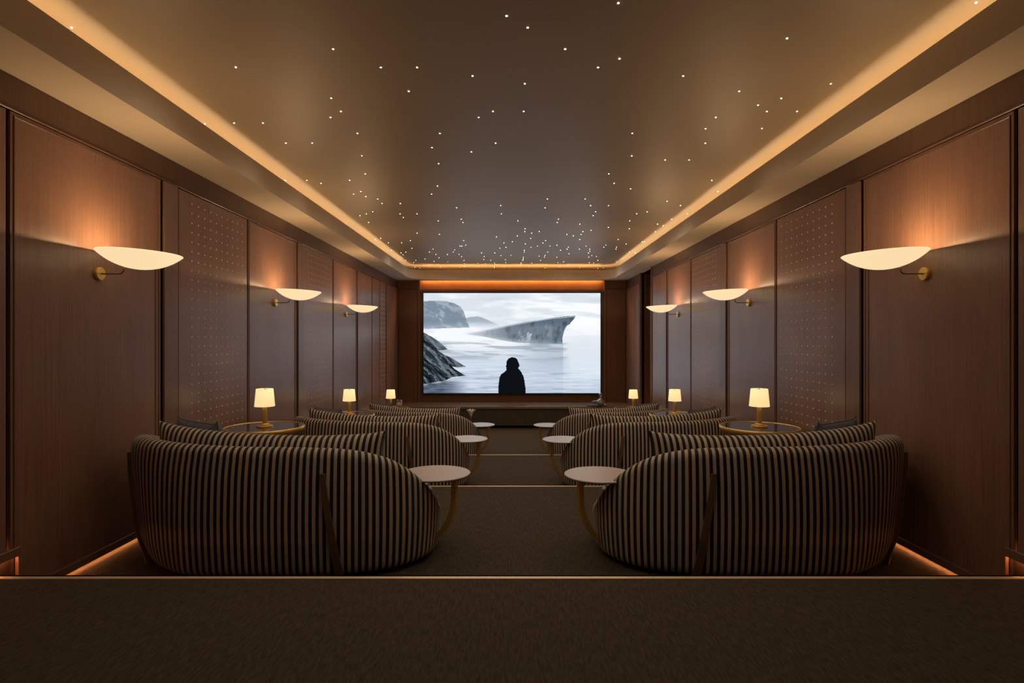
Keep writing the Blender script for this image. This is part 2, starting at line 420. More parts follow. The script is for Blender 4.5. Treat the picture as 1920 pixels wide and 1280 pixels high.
# ---------------------------------------------------------------- ceiling: dropped soffit with a cove, satin star ceiling
def lip_path(off=0.0, n=10):
    """plan of the cove edge, offset outwards by off, from the back left round the screen end to the back right"""
    r = .5 + off; x = LX + off; yf = FAS + off
    pts = [(-x, YB), (-x, 0), (-x, 6)]
    for i in range(n+1):
        a = PI - i*(PI/2)/n; pts.append((-x + r + r*math.cos(a), yf - r + r*math.sin(a)))
    for i in range(n+1):
        a = PI/2 - i*(PI/2)/n; pts.append((x - r + r*math.cos(a), yf - r + r*math.sin(a)))
    pts += [(x, 6), (x, 0), (x, YB)]
    return pts
def strip(bm, A, Bp, zA0, zA1, zB0, zB1):
    """solid between two plan paths A (inner) and B (outer)"""
    ra = [(bm.verts.new((x, y, zA0)), bm.verts.new((x, y, zA1))) for x, y in A]
    rb = [(bm.verts.new((x, y, zB0)), bm.verts.new((x, y, zB1))) for x, y in Bp]
    for i in range(len(A)-1):
        a, a2, b, b2 = ra[i], ra[i+1], rb[i], rb[i+1]
        bm.faces.new((a[0], a2[0], a2[1], a[1])); bm.faces.new((b[0], b[1], b2[1], b2[0]))
        bm.faces.new((a[0], b[0], b2[0], a2[0])); bm.faces.new((a[1], a2[1], b2[1], b[1]))
    return bm
n = 10
outer = [(-HW-.02, y) for y in (YB, 0, 6)] + [(-HW-.02, 14.2 + (YE+.03-14.2)*i/n) for i in range(n)] + [(-HW-.02, YE+.03)] \
      + [(HW+.02, YE+.03)] + [(HW+.02, YE+.03 - (YE+.03-14.2)*(i+1)/n) for i in range(n)] + [(HW+.02, y) for y in (6, 0, YB)]
bm = strip(bmesh.new(), lip_path(.03), outer, SOF, SOF+.04, SOF, SOF+.04)
strip(bm, lip_path(), lip_path(.03), SOF, LIP, SOF, LIP)
soffit = struct('trim_4', bm, M['plaster'])
bm = strip(bmesh.new(), lip_path(.075), lip_path(.125), SOF+.10, SOF+.108, SOF+.10, SOF+.108)
obj('led_strip', bm, M['cove'], soffit)
bm = bmesh.new()
for s in (-1, 1): sbox(bm, s, HW+.02, HW+.06, YB, YE+.7, SOF, CEIL)
box(bm, -HW-.06, HW+.06, YE+.6, YE+.7, SOF, CEIL); struct('trim_5', bm, M['plaster'])
bm = B(-HW-.06, HW+.06, YB-.1, YE+.7, CEIL, CEIL+.08); ceiling = struct('ceiling', bm, M['ceil'])
bm = B(-HW-.05, HW+.05, YE+.28, YE+.62, SOF+.04, SOF+.06); struct('trim_6', bm, M['plaster'])
STARS = """-0.032,3.41 0.097,3.537 -1.193,3.796 -0.934,4.051 -0.676,4.051 -0.29,4.181 0.097,4.306 -0.805,4.435 -1.45,4.561 -1.45,4.824 -1.58,4.952 -1.449,5.333 -0.676,5.333 -0.29,4.952 -0.161,4.824 0.098,4.824 0.613,3.28 0.355,3.796 0.742,3.925 0.613,4.051 1.258,4.181 1.771,4.435 1.774,4.952 1.774,5.213 1.128,5.333 -1.965,4.047 -2.739,3.537 1.771,3.662 2.672,3.276 2.414,4.306 -2.753,5.098 -2.482,5.082 -2.225,5.082 -2.223,5.591 -1.964,5.591 -1.578,5.977 -1.708,6.624 -2.743,6.885 -2.483,6.885 -2.355,7.015 -1.967,6.885 -1.967,7.402 -2.096,7.528 -1.967,7.656 -1.838,7.787 -1.838,8.043 -1.579,8.043 -2.094,8.556 -2.224,8.688 -2.357,8.821 -1.709,8.688 -1.709,8.946 -1.45,8.688 -2.35,9.323 -1.707,10.231 -0.805,5.725 -0.418,5.854 -0.161,5.594 -0.805,6.239 -0.936,7.14 -1.064,7.528 -0.807,8.3 -1.192,9.195 -1.323,10.359 -0.808,9.067 -0.806,9.327 -0.162,8.17 -0.162,8.688 0.484,7.787 0.482,8.3 0.095,9.195 0.74,9.067 0.742,9.327 1,7.787 1.129,8.17 1.258,8.556 1.259,8.821 1.128,6.624 1.259,7.015 1.258,5.98 1.515,7.27 1.386,8.17 1.904,8.688 1.902,9.195 2.031,9.848 1.645,9.715 1.127,9.455 1.386,9.976 2.161,4.566 2.031,4.695 2.161,4.824 2.417,4.824 2.289,5.21 1.902,5.596 1.645,6.114 1.903,6.114 2.42,6.887 2.679,7.402 2.16,7.918 2.418,8.166 2.675,8.685 2.033,8.56 2.548,9.075 -1.965,10.999 -2.186,11.255 -2.096,11.906 -2.445,11.255 -2.482,10.755 -2.613,10.879 -2.577,12.157 -2.442,12.523 -2.448,12.8 -2.314,12.403 -2.553,13.657 -2.425,14.045 -2.313,13.684 -2.557,14.964 -2.437,15.094 -2.268,14.576 -2.058,13.445 -1.8,12.403 -1.671,12.016 -1.704,12.753 -1.701,13.274 -1.899,13.867 -1.86,14.365 -1.881,14.964 -1.448,12.753 -1.573,13.913 -1.55,14.627 -1.283,12.403 -1.221,12.114 -1.062,11.646 -1.027,11.64 -0.934,10.999 -0.935,11.517 -1.186,12.753 -1.156,13.065 -1.155,13.684 -1.187,14.286 -1.241,14.857 -1.365,14.964 -0.848,14.208 -0.851,14.71 -0.67,12.5 -0.639,13.049 -0.672,13.533 -0.67,14.286 -0.509,13.684 -0.379,12.53 -0.289,10.607 -0.432,14.102 -0.43,14.375 -0.461,14.857 -0.463,15.094 -0.253,11.899 -0.162,11.262 -0.124,11.771 -0.25,12.919 -0.156,13.533 -0.154,14.054 -0.206,14.857 -0.027,12.887 0.006,11.123 0.098,10.5 0.229,14.15 0.233,14.424 0.226,9.839 0.226,10.097 0.355,10.231 0.483,10.097 0.353,10.755 0.265,11.385 0.393,11.778 0.524,11.64 0.612,11.262 0.65,10.999 0.778,11.64 0.909,11.517 0.262,12.157 0.264,12.403 0.264,13.181 0.265,13.437 0.263,13.684 0.489,14.15 0.441,14.741 0.617,13 0.749,12.887 0.749,13.14 0.688,13.684 0.779,12.403 0.879,14.424 0.877,15.094 1.037,12.157 1.038,13.181 1.132,14.045 1.251,14.857 1.265,13.913 1.421,14.505 1.267,12.644 1.165,12.016 1.165,11.771 1.001,10.369 1.13,10.5 1.258,10.369 1.257,10.097 1.295,10.879 1.424,12.016 1.515,11.646 1.642,12.016 1.681,12.279 1.68,12.53 1.812,12.911 1.774,13.14 1.938,13.049 2.065,13.684 2.03,14.15 1.909,14.045 1.908,14.804 1.775,14.921 2.297,15.216 2.42,15.062 1.901,11.771 1.9,11.517 2.161,11.771 2.197,12.016 2.032,10.879 2.286,11.385 2.554,13.913 2.552,12.374 2.714,12.53 2.544,11.123 2.586,11.123 2.546,10.097 2.546,9.576 2.418,9.455"""
bm = bmesh.new(); lathe(bm, [(0, -.004), (.0054, -.0015), (.0066, .001)], n=8)
me_star = None
for tkn in STARS.split():
    x, y = map(float, tkn.split(','))
    if me_star is None:
        o = obj('star_light', bm, M['star'], ceiling, True); me_star = o.data
    else: o = link('star_light', me_star, M['star'], ceiling)
    o.location = (x, y, CEIL)
# fill spots added to brighten the room, at star points and the rear terrace
lit = [tuple(map(float, t.split(','))) for t in STARS.split()]
grid = []
for gy in range(14):
    for gx in range(5):
        cx, cy = -2.0+gx*1.0, -1.6+gy*1.2
        if cy < 1.5 or (cy < 3.2 and abs(cx) > 1.5): continue
        if cy < 3.2: grid.append((cx+random.uniform(-.3, .3), cy+random.uniform(-.3, .3)))
        else:
            near = [q for q in lit if abs(q[0]-cx) < .5 and abs(q[1]-cy) < .6 and abs(q[0]) < 2.15 and q[1] < 14.0]
            if near: grid.append(min(near, key=lambda q: (q[0]-cx)**2+(q[1]-cy)**2))
ld = bpy.data.lights.new('star_fill_spot', 'SPOT'); ld.energy = FILL_W; ld.color = (1, .78, .56)
ld.spot_size = math.radians(165); ld.spot_blend = 1.0; ld.shadow_soft_size = .008
for x, y in grid:
    if y < 3.2:
        o = link('star_light', me_star, M['star'], ceiling); o.location = (x, y, CEIL)
    o = bpy.data.objects.new('star_fill_spot', ld); C.objects.link(o); o.location = (x, y, CEIL-.006); o.parent = ceiling

# ---------------------------------------------------------------- cinema screen
SX, SZ0, SZ1, SY = 2.318, E-1.352, E+1.268, YE-.04
screen = thing('cinema_screen', 'large wide cinema screen showing a misty sea cliff and a dark figure', 'screen', (0, SY, SZ0))
bm = B(-SX-.03, SX+.03, .004, .05, -.03, SZ1-SZ0+.03); obj('screen_frame', bm, M['black'], screen)
def paint(W, H):
    """the film still, painted in the pixel frame of a 1575 x 887 picture"""
    X, Y = np.meshgrid((np.arange(W)+.5)/W*1575+165, (np.arange(H)+.5)/H*887+93)
    rng = np.random.RandomState(3)
    def vnoise(sx, sy, seed=0, oct=4, ang=0):
        ca, sa = math.cos(ang), math.sin(ang)
        XX, YY = (X*ca+Y*sa)/sx, (-X*sa+Y*ca)/sy
        out = 0; amp = 1; tot = 0
        r = np.random.RandomState(seed); T = r.rand(256, 256)
        for o in range(oct):
            fx, fy = XX*2**o, YY*2**o
            ix, iy = np.floor(fx).astype(int), np.floor(fy).astype(int)
            tx, ty = fx-ix, fy-iy; tx = tx*tx*(3-2*tx); ty = ty*ty*(3-2*ty)
            g = lambda a, b: T[(a+o*37) % 256, (b+o*59) % 256]
            out = out + amp*((g(ix, iy)*(1-tx)+g(ix+1, iy)*tx)*(1-ty)+(g(ix, iy+1)*(1-tx)+g(ix+1, iy+1)*tx)*ty)
            tot += amp; amp *= .5
        return out/tot
    def poly(pts, soft=0):
        inside = np.zeros(X.shape, bool); n = len(pts)
        for i in range(n):
            x1, y1 = pts[i]; x2, y2 = pts[(i+1) % n]
            if y1 == y2: continue
            c = ((y1 > Y) != (y2 > Y)) & (X < (x2-x1)*(Y-y1)/(y2-y1)+x1)
            inside ^= c
        return inside.astype(float)
    def lerp(a, b, t): return a*(1-t[..., None]) + np.array(b, float)*t[..., None]
    def ss(v, a, b): t = np.clip((v-a)/(b-a), 0, 1); return t*t*(3-2*t)
    img = np.zeros(X.shape+(3,)) + np.array([216, 223, 231.])
    img = lerp(img, [246, 249, 251], ss(vnoise(420, 70, 1, 5, .05), .42, .68)*(1-ss(Y, 480, 640)))
    img = lerp(img, [196, 207, 219], ss(vnoise(380, 60, 2, 5, -.05), .56, .8)*.55*(1-ss(Y, 480, 640)))
    # water
    wt = ss(Y, 600, 720)
    img = lerp(img, [200, 213, 228], wt)
    img = lerp(img, [178, 192, 210], ss(Y, 760, 960)*.5)
    rip = vnoise(170, 7, 5, 4, 0)
    img = lerp(img, [130, 148, 170], ss(rip, .52, .75)*.55*ss(Y, 690, 860))
    img = lerp(img, [228, 236, 244], ss(vnoise(200, 9, 6, 4, 0), .5, .72)*.6*ss(Y, 660, 820))
    img = lerp(img, [232, 238, 244], ss(X, 1420, 1500)*(1-ss(Y, 800, 930))*.5*ss(Y, 600, 700))
    # far mountains
    far = poly([(545, 312), (600, 303), (650, 299), (700, 315), (760, 342), (838, 378), (838, 400), (545, 400)])
    img = lerp(img, [163, 175, 187], far*(1-ss(Y, 330, 400)*.75))
    m1 = poly([(160, 168), (220, 162), (300, 160), (370, 166), (440, 184), (490, 210), (520, 250), (540, 310), (560, 355), (575, 398), (160, 412)])
    c1 = lerp(np.zeros(X.shape+(3,))+np.array([122, 138, 154.]), [158, 170, 182], ss(vnoise(60, 40, 8, 5, .5), .42, .72))
    c1 = lerp(c1, [208, 216, 224], ss(vnoise(50, 16, 9, 4, .7), .60, .72)*np.exp(-((X-320)/90)**2-((Y-270)/60)**2))
    img = img*(1-m1[..., None]) + c1*m1[..., None]
    fog = ss(Y, 340, 410)*(1-ss(Y, 430, 700))*(.55+.6*vnoise(260, 34, 11, 4, -.06))
    # the leaning cliff
    cl = poly([(530, 456), (640, 436), (760, 412), (900, 384), (1010, 362), (1100, 345), (1210, 330), (1300, 314), (1420, 300), (1515, 293), (1518, 300), (1498, 332), (1478, 350), (1468, 368), (1440, 384), (1418, 425), (1412, 450), (1400, 495), (1402, 545), (1300, 548), (1150, 540), (1000, 532), (850, 510), (700, 480)])
    cc = lerp(np.zeros(X.shape+(3,))+np.array([92, 107, 122.]), [48, 60, 72], ss(vnoise(34, 60, 12, 6, .25), .45, .75)*.7)
    cc = lerp(cc, [176, 188, 198], ss(vnoise(40, 60, 13, 5, .3), .52, .7)*np.exp(-((X-1130)/130)**2-((Y-450)/90)**2)*1.0)
    edge = Y - np.interp(X, [530, 640, 900, 1100, 1300, 1515], [456, 436, 384, 345, 314, 293])
    cc = lerp(cc, [205, 212, 220], (1-ss(edge, 6, 13))*ss(edge, 1, 5)*.8)
    cl2 = cl*(.25+.75*ss(X, 540, 1000))*(1-ss(Y-.08*(X-1000), 470, 560)*.65)
    img = img*(1-cl2[..., None]) + cc*cl2[..., None]
    refl = ((X < 1410) & (Y > 540)).astype(float)*ss(X, 900, 1300)*(1-ss(Y, 560, 940)*.8)
    img = lerp(img, [150, 164, 180], refl*.55)
    img = lerp(img, [238, 242, 247], np.clip(fog, 0, 1)*.6*(1-cl*.75)*(1-m1*.5))
    bank = ss(vnoise(300, 26, 15, 5, .03), .44, .66)*ss(Y, 500, 545)*(1-ss(Y, 640, 720))
    img = lerp(img, [128, 143, 160], bank*.55*(1-ss(X, 1400, 1470)))
    # rocks
    rk2 = poly([(200, 462), (240, 480), (300, 520), (345, 560), (380, 592), (300, 603), (240, 600), (200, 540)])
    rk = poly([(160, 442), (200, 458), (222, 500), (262, 560), (300, 608), (350, 640), (400, 662), (450, 690), (500, 722), (542, 746), (470, 752), (420, 742), (440, 765), (480, 790), (545, 826), (470, 832), (420, 838), (360, 868), (300, 884), (230, 896), (160, 906)])
    r1 = vnoise(120, 22, 21, 5, .75); r2 = 1-np.abs(vnoise(70, 16, 22, 4, .68)*2-1)
    rc = lerp(np.zeros(X.shape+(3,))+np.array([36, 44, 52.]), [104, 116, 124], ss(r1, .45, .75))
    rc = lerp(rc, [150, 160, 168], ss(r2, .90, .99)*.8)
    rc = lerp(rc, [16, 20, 26], ss(r1, .46, .25))
    img = img*(1-rk2[..., None]) + (rc*.6+np.array([120, 132, 142])*.4)*rk2[..., None]
    img = img*(1-rk[..., None]) + rc*rk[..., None]
    dk = ss(Y, 840, 900)*(1-ss(X, 300, 600))*(1-rk)
    img = lerp(img, [46, 60, 76], dk*(.5+.5*vnoise(60, 8, 25, 3)))
    fm = ((1-ss(np.abs(Y-(905-.16*(X-165))), 2, 9))*(X < 520))*ss(vnoise(30, 12, 27), .4, .6)
    img = lerp(img, [190, 200, 208], fm*.8)
    # the seen-from-behind figure
    fg = poly([(903, 754), (897, 744), (902, 730), (903, 708), (908, 690), (925, 672), (950, 662), (978, 664), (999, 678), (1006, 700), (1014, 716), (1021, 736), (1016, 746), (1010, 754), (1009, 764), (1018, 772), (1036, 792), (1040, 806), (1052, 824), (1060, 850), (1068, 905), (1075, 945), (1073, 985), (832, 985), (830, 930), (836, 880), (841, 840), (856, 812), (884, 795), (904, 774), (901, 765)])
    img = img*(1-fg[..., None]) + np.array([12, 15, 20.])*fg[..., None]
    img = np.clip(img, 0, 255)/255
    return np.where(img > .04045, ((img+.055)/1.055)**2.4, img/12.92)
W, H = 480, 270
col = paint(W, H)
xs = np.linspace(-SX, SX, W+1); zs = np.linspace(SZ1-SZ0, 0, H+1)
XX, ZZ = np.meshgrid(xs, zs)
verts = np.stack([XX.ravel(), np.zeros(XX.size), ZZ.ravel()], 1)
i, j = np.meshgrid(np.arange(H), np.arange(W), indexing='ij'); a = (i*(W+1)+j).ravel()
faces = np.stack([a, a+W+1, a+W+2, a+1], 1)
me = bpy.data.meshes.new('screen_picture')
me.vertices.add(len(verts)); me.vertices.foreach_set('co', verts.ravel())
me.loops.add(faces.size); me.loops.foreach_set('vertex_index', faces.ravel().astype(np.int32))
me.polygons.add(len(faces)); me.polygons.foreach_set('loop_start', np.arange(0, faces.size, 4, dtype=np.int32))
me.update(calc_edges=True)
ca = me.color_attributes.new('film', 'FLOAT_COLOR', 'CORNER')
cc = np.concatenate([col.reshape(-1, 3), np.ones((W*H, 1))], 1).repeat(4, 0)
ca.data.foreach_set('color', cc.ravel().astype(np.float32))
m, nt, N, L, b = mat('projected_film')
at = N.new('ShaderNodeVertexColor'); at.layer_name = 'film'
em = N.new('ShaderNodeEmission'); em.inputs[1].default_value = SCREEN
L.new(at.outputs[0], em.inputs[0]); L.new(em.outputs[0], N['Material Output'].inputs[0]); N.remove(b)
link('screen_picture', me, m, screen)

# ---------------------------------------------------------------- stone bench below the screen
bench = thing('stone_bench', 'long dark stone ledge running below the screen', 'bench', (0, 14.35, LV[3]))
BZ = E-1.59-LV[3]
bm = B(-2.97, 2.97, -.46, .55, BZ-.06, BZ, bev=.006); obj('bench_top', bm, M['bench_stone'], bench)
bm = B(-2.96, 2.96, -.43, .54, .07, BZ-.06); obj('bench_front', bm, M['bench_face'], bench)
bm = B(-2.95, 2.95, -.33, .5, 0, .07); obj('toe_kick', bm, M['black'], bench)

# ---------------------------------------------------------------- sofas
AW, AA, BB, NP = 1.165, 1.075, .66, 2.7     # wall-side and aisle-side half widths, depth of the back arc
def sofa_path():
    pts = []
    for i in range(8): pts.append((-AW+.03*(1-i/8)**2, .45-.45*i/8))
    for k in range(141):
        t = PI + PI*k/140
        c, s_ = math.cos(t), math.sin(t); a = AW if c < 0 else AA
        pts.append((math.copysign(a*abs(c)**(2/NP), c), -BB*abs(s_)**(2/NP)))
    for i in range(1, 9): pts.append((AA-.10*(i/8)**2, .40*i/8))
    # resample evenly
    P2 = [Vector(p) for p in pts]; d = [0]
    for a, b_ in zip(P2, P2[1:]): d.append(d[-1]+(b_-a).length)
    n = 170; out = []; us = []
    for k in range(n+1):
        u = d[-1]*k/n; j = max(1, next((q for q, v in enumerate(d) if v >= u-1e-9), len(d)-1))
        t = (u-d[j-1])/max(d[j]-d[j-1], 1e-9); out.append(P2[j-1].lerp(P2[j], t)); us.append(u)
    for _ in range(3): out = [out[0]] + [(out[q-1]+out[q]*2+out[q+1])/4 for q in range(1, len(out)-1)] + [out[-1]]
    return out, us
def top_h(x, y):
    if x < 0:
        if y > -.45 and x < -.8: return float(np.interp(y, [-.45, -.3, -.12, .05, .2, .32, .45], [.922, .918, .890, .845, .765, .65, .46]))
        return .885 + .037*min(1, abs(x)/1.0)**1.5
    if y >= -.02: return float(np.interp(y, [-.02, .1, .4], [.32, .29, .28]))
    hx = float(np.interp(x, [0, .25, .45, .6, .72, .84, .94, 1.01, 1.05, 1.075], [.885, .882, .874, .855, .825, .775, .695, .595, .49, .36]))
    return hx
def belly(h, H, x=0.0):
    e = float(np.interp(h, [.04, .055, .08, .15, .24, .4, .55, .68, .78, .90], [-.005, .010, .018, .026, .034, .040, .036, .028, .014, -.015]))
    e = e*min(1, H/.45) if e > 0 else e
    if x < -.55:
        k = min(1, (-x-.55)/.45); e = e*(1-.6*k) - k*(.085*(1-min(1, h/.80)) + .05*max(0, 1-h/.22)**1.6)      # the wall end tapers towards the floor
    return e
def mirror_uv(p, s): return (p[0]*s, p[1], p[2])
def make_sofa(s, label):
    root = thing('sofa', label, 'sofa', (0, 0, 0), 'striped curved sofas')
    path, us = sofa_path(); n = len(path)
    H = [top_h(p.x, p.y) for p in path]
    for _ in range(6): H = [H[0]] + [(H[q-1]+2*H[q]+H[q+1])/4 for q in range(1, n-1)] + [H[-1]]
    rows = []; uvs = []
    for i, p in enumerate(path):
        d = (path[min(i+1, n-1)] - path[max(i-1, 0)]).normalized(); nr = Vector((d.y, -d.x))   # outward
        if nr.dot(p - Vector((0, .1))) < 0: nr = -nr
        h = H[i]; T = min(.135, .06+h*.09); r = T/2; sec = []
        zz = [.04, .05, .07, .10, .13, .165, .2] + [.2+(h-r-.2)*k/9 for k in range(1, 10)]
        for z in zz: sec.append((belly(z, h, p.x), z))
        e0 = belly(h-r, h, p.x)
        for k in range(1, 8): a = PI*k/8; sec.append((e0-r+r*math.cos(a), h-r+r*math.sin(a)))
        for k in range(4): sec.append((e0-T-.0*k, (h-r)+(max(.2, .2)-(h-r))*k/3))
        sec.append((-.14, .04))
        rows.append([mirror_uv((p.x+nr.x*o, p.y+nr.y*o, z), s) for o, z in sec]); uvs.append([(us[i], z) for o, z in sec])
    me = grid_mesh('shell', rows, uvs, close_v=True, caps=True)
    link('shell', me, M['stripe'], root)
    # seat: base block and cushion inside the shell
    def inner(off, f):
        q = []
        for i in range(0, n, 3):
            p = path[i]; d = (path[min(i+1, n-1)] - path[max(i-1, 0)]).normalized(); nr = Vector((d.y, -d.x))
            if nr.dot(p - Vector((0, .1))) < 0: nr = -nr
            q.append((p.x-nr.x*off, p.y-nr.y*off))
        x1, y1 = q[-1]; x0, y0 = q[0]
        for k in range(1, 12):
            t = k/12; q.append((x1+(x0-x1)*t, y1+(y0-y1)*t + f*math.sin(PI*t)))
        return q
    def slab(name, off, f, z0, z1, rnd):
        rws = []; uv = []
        for (o2, z) in ((rnd, z0), (0, z0+rnd), (0, z1-rnd), (rnd*.3, z1-rnd*.3), (rnd, z1)):
            q = inner(off+o2, f-o2*.6); rws.append([mirror_uv((x, y, z), s) for x, y in q]); uv.append([(x, y) for x, y in q])
        me = grid_mesh(name, rws, uv, close_v=True, caps=True)
        return link(name, me, M['stripe'], root)
    slab('seat_base', .10, .12, .06, .30, .02)
    slab('seat_cushion', .05, .16, .30, .445, .045)
    # tapered metal-wrapped legs that climb the outside of the shell
    def leg(xt, yt, xb, yb, ztop, name='leg'):
        bm = bmesh.new(); pts = []; sd = []; nm = []; ws = []
        near = lambda x, y: min(range(n), key=lambda q: (path[q].x-x)**2+(path[q].y-y)**2)
        ja, jb = near(xt, yt), near(xb, yb)
        for k in range(15):
            t = k/14; z = ztop*(1-t); jf = ja+(jb-ja)*t**1.15; j = min(n-2, int(jf)); p = path[j].lerp(path[j+1], jf-j)
            d = (path[min(j+3, n-1)] - path[max(j-2, 0)]).normalized(); nr = Vector((d.y, -d.x))
            if nr.dot(p - Vector((0, .1))) < 0: nr = -nr
            e = belly(max(z, .10), .9, p.x) + .010 if z > .10 else belly(.10, .9, p.x) + .010 - .02*(1-z/.10)
            pts.append(mirror_uv((p.x+nr.x*e, p.y+nr.y*e, z), s)); sd.append((d.x*s, d.y, 0)); nm.append((nr.x*s, nr.y, 0)); ws.append(.034+.022*t)
        bar(bm, pts, sd, nm, ws, .026)
        obj(name, bm, M['bronze'], root)
    leg(.405, -.65, .50, -.65, .722); leg(-1.13, -.36, -1.06, -.44, .80)
    for xx, yy in ((-.95, .36), (.86, .30)):
        bm = bmesh.new(); cyl(bm, (xx*s, yy), .022, 0, .08, 12); obj('front_leg', bm, M['bronze'], root)
    return root
def make_pillow(name, label, group, Wd, Hh, T, s, m, nu=56, nv=20, ear=.05, sag=.05, bend=0, tuft=0, cat='cushion', seam=True):
    root = thing(name, label, cat, (0, 0, 0), group)
    def pt(u, v, side):
        k = (1-abs(u)**8)**.5 if abs(u) < 1 else 0
        t = T/2*max(0, (1-abs(u)**7))**.5*max(0, (1-abs(v)**(3.2 if not tuft else 2)))**.5
        if tuft: t *= 1 - .22*max(0, math.cos(PI*5*u+v))**4 - .16*max(0, math.cos(PI*4*v+.5*u))**4
        x = u*Wd/2*(1-sag*.6*(1-v*v)**1.0*abs(u)**6); z = v*Hh/2*(1-sag*(1-abs(u)**5)) + (ear*abs(u)**14*(1 if v > 0 else -1)*abs(v))
        y = side*t + bend*u*u
        return (x*s, y, z)
    rows = []; uvs = []
    for a in range(nu+1):
        u = -math.cos(PI*a/nu); u = .55*u + .45*(-1+2*a/nu)
        r = []; w_ = []
        for b_ in range(2*nv):
            ph = 2*PI*b_/(2*nv); v = math.cos(ph); side = 1 if math.sin(ph) >= 0 else -1
            v = .8*v + .2*(1-2*(b_/nv if b_ <= nv else 2-b_/nv))
            r.append(pt(u, v, side)); w_.append((u*Wd/2*1.06+2.0, v))
        rows.append(r); uvs.append(w_)
    me = grid_mesh('pillow_cover', rows, uvs, close_v=True, caps=True)
    link('pillow_cover', me, m, root)
    if seam:
        bm = bmesh.new(); pts = []
        for a in range(0, 41): u = -1+2*a/40; p = pt(u, 1, 0); pts.append(p)
        for a in range(1, 13): v = 1-2*a/12; pts.append(pt(1, v, 0))
        for a in range(1, 41): u = 1-2*a/40; pts.append(pt(u, -1, 0))
        for a in range(1, 12): v = -1+2*a/12; pts.append(pt(-1, v, 0))
        pts.append(pts[0]); tube(bm, pts, .0045, 6); obj('piping', bm, m, root, True)
    return root

ROWN = ['nearest the camera', 'in the middle row', 'in the row by the screen']
SOFX = {-1: 1.65, 1: 1.73}
SOY = 4.43
for s, sd in ((-1, 'left'), (1, 'right')):
    sofa0 = pil0 = thr0 = None
    for r in range(3):
        loc = Vector((s*SOFX[s], SOY+P*r, LV[r+1]))
        lb = f'curved striped sofa {ROWN[r]}, {sd} of the aisle'
        if sofa0 is None: sofa0 = make_sofa(-s, lb); sofa0.location = loc
        else: dup(sofa0, loc, lb)
        # local x grows towards the aisle: left side s=-1 -> mirror factor +1
        f = -s
        lb = f'long striped cushion on the {sd} sofa {ROWN[r]}'
        pl = loc + Vector((f*-.12, -.36, .70))
        if pil0 is None:
            pil0 = make_pillow('back_cushion', lb, 'long striped cushions against the sofa backs', 1.68, .50, .24, f, M['stripe'], ear=.012, sag=.06, bend=.15, seam=False)
            pil0.location = pl; pil0.rotation_euler = (.16, f*.045, 0)
        else: dup(pil0, pl, lb)
        lb = f'slate grey throw pillow on the {sd} sofa {ROWN[r]}'
        tl = loc + Vector((f*-.73, -.05, .765))
        if thr0 is None:
            thr0 = make_pillow('throw_pillow', lb, 'slate throw pillows at the wall end of the sofas', .48, .46, .19, f, M['slate'], nu=60, nv=26, ear=.02, sag=.05, tuft=1)
            thr0.location = tl; thr0.rotation_euler = (.20, f*.03, f*-.50)
        else: dup(thr0, tl, lb)

# ---------------------------------------------------------------- wall sconces
def make_sconce(s, label):
    root = thing('wall_sconce', label, 'wall lamp', (0, 0, 0), 'dish shaped wall sconces')
    # origin: on the wall at the canopy's centre; room direction is -s
    bm = bmesh.new(); cyl(bm, (0, 0), .047, 0, .026, 32); bmesh.ops.bevel(bm, geom=[e for e in bm.edges if len(e.link_faces) == 2 and abs(e.verts[0].co.z-e.verts[1].co.z) < 1e-6], offset=.003, segments=2, affect='EDGES')
    bmesh.ops.rotate(bm, verts=bm.verts, cent=(0, 0, 0), matrix=Matrix.Rotation(-s*PI/2, 3, 'Y'))
    obj('canopy', bm, M['brass'], root, False)
    pts = [(-s*x, 0, z) for x, z in ((.02, 0), (.10, 0), (.15, .0), (.172, .004), (.184, .016), (.190, .034), (.196, .060))]
    bm = bmesh.new(); tube(bm, pts, .0062, 10); obj('arm', bm, M['bronze'], root, True)
    R = .272; c = .112; RR = (R*R+c*c)/(2*c)
    prof = []
    for k in range(13):
        a = math.asin(R/RR)*k/12; prof.append((RR*math.sin(a), RR-RR*math.cos(a)))
    inn = [(max(0, r-.006) if r > .01 else 0, z+.007) for r, z in prof[::-1]]
    prof = prof + [(R+.0015, c+.004), (R-.004, c+.008)] + [(x, z) for x, z in inn]
    bm = bmesh.new(); lathe(bm, prof, 56)
    o = obj('dish', bm, M['opal'], root, True); o.location = (-s*.300, 0, .030); o.rotation_euler = (0, -s*math.radians(2.6)*-1*-1, 0)
    l = lamp('bulb_light', 'POINT', (-s*.300, 0, .150), SCONCE_W, WARM, root, shadow_soft_size=.012)
    return root
for s, sd in ((-1, 'left'), (1, 'right')):
    first = None
    for r in range(3):
        lb = f'glowing opal dish sconce on the {sd} wall, ' + ['nearest the camera', 'middle of the three', 'nearest the screen'][r]
        loc = (s*HW, 4.12+P*r, E+.491)
        if first is None: first = make_sconce(s, lb); first.location = loc
        else: dup(first, loc, lb)

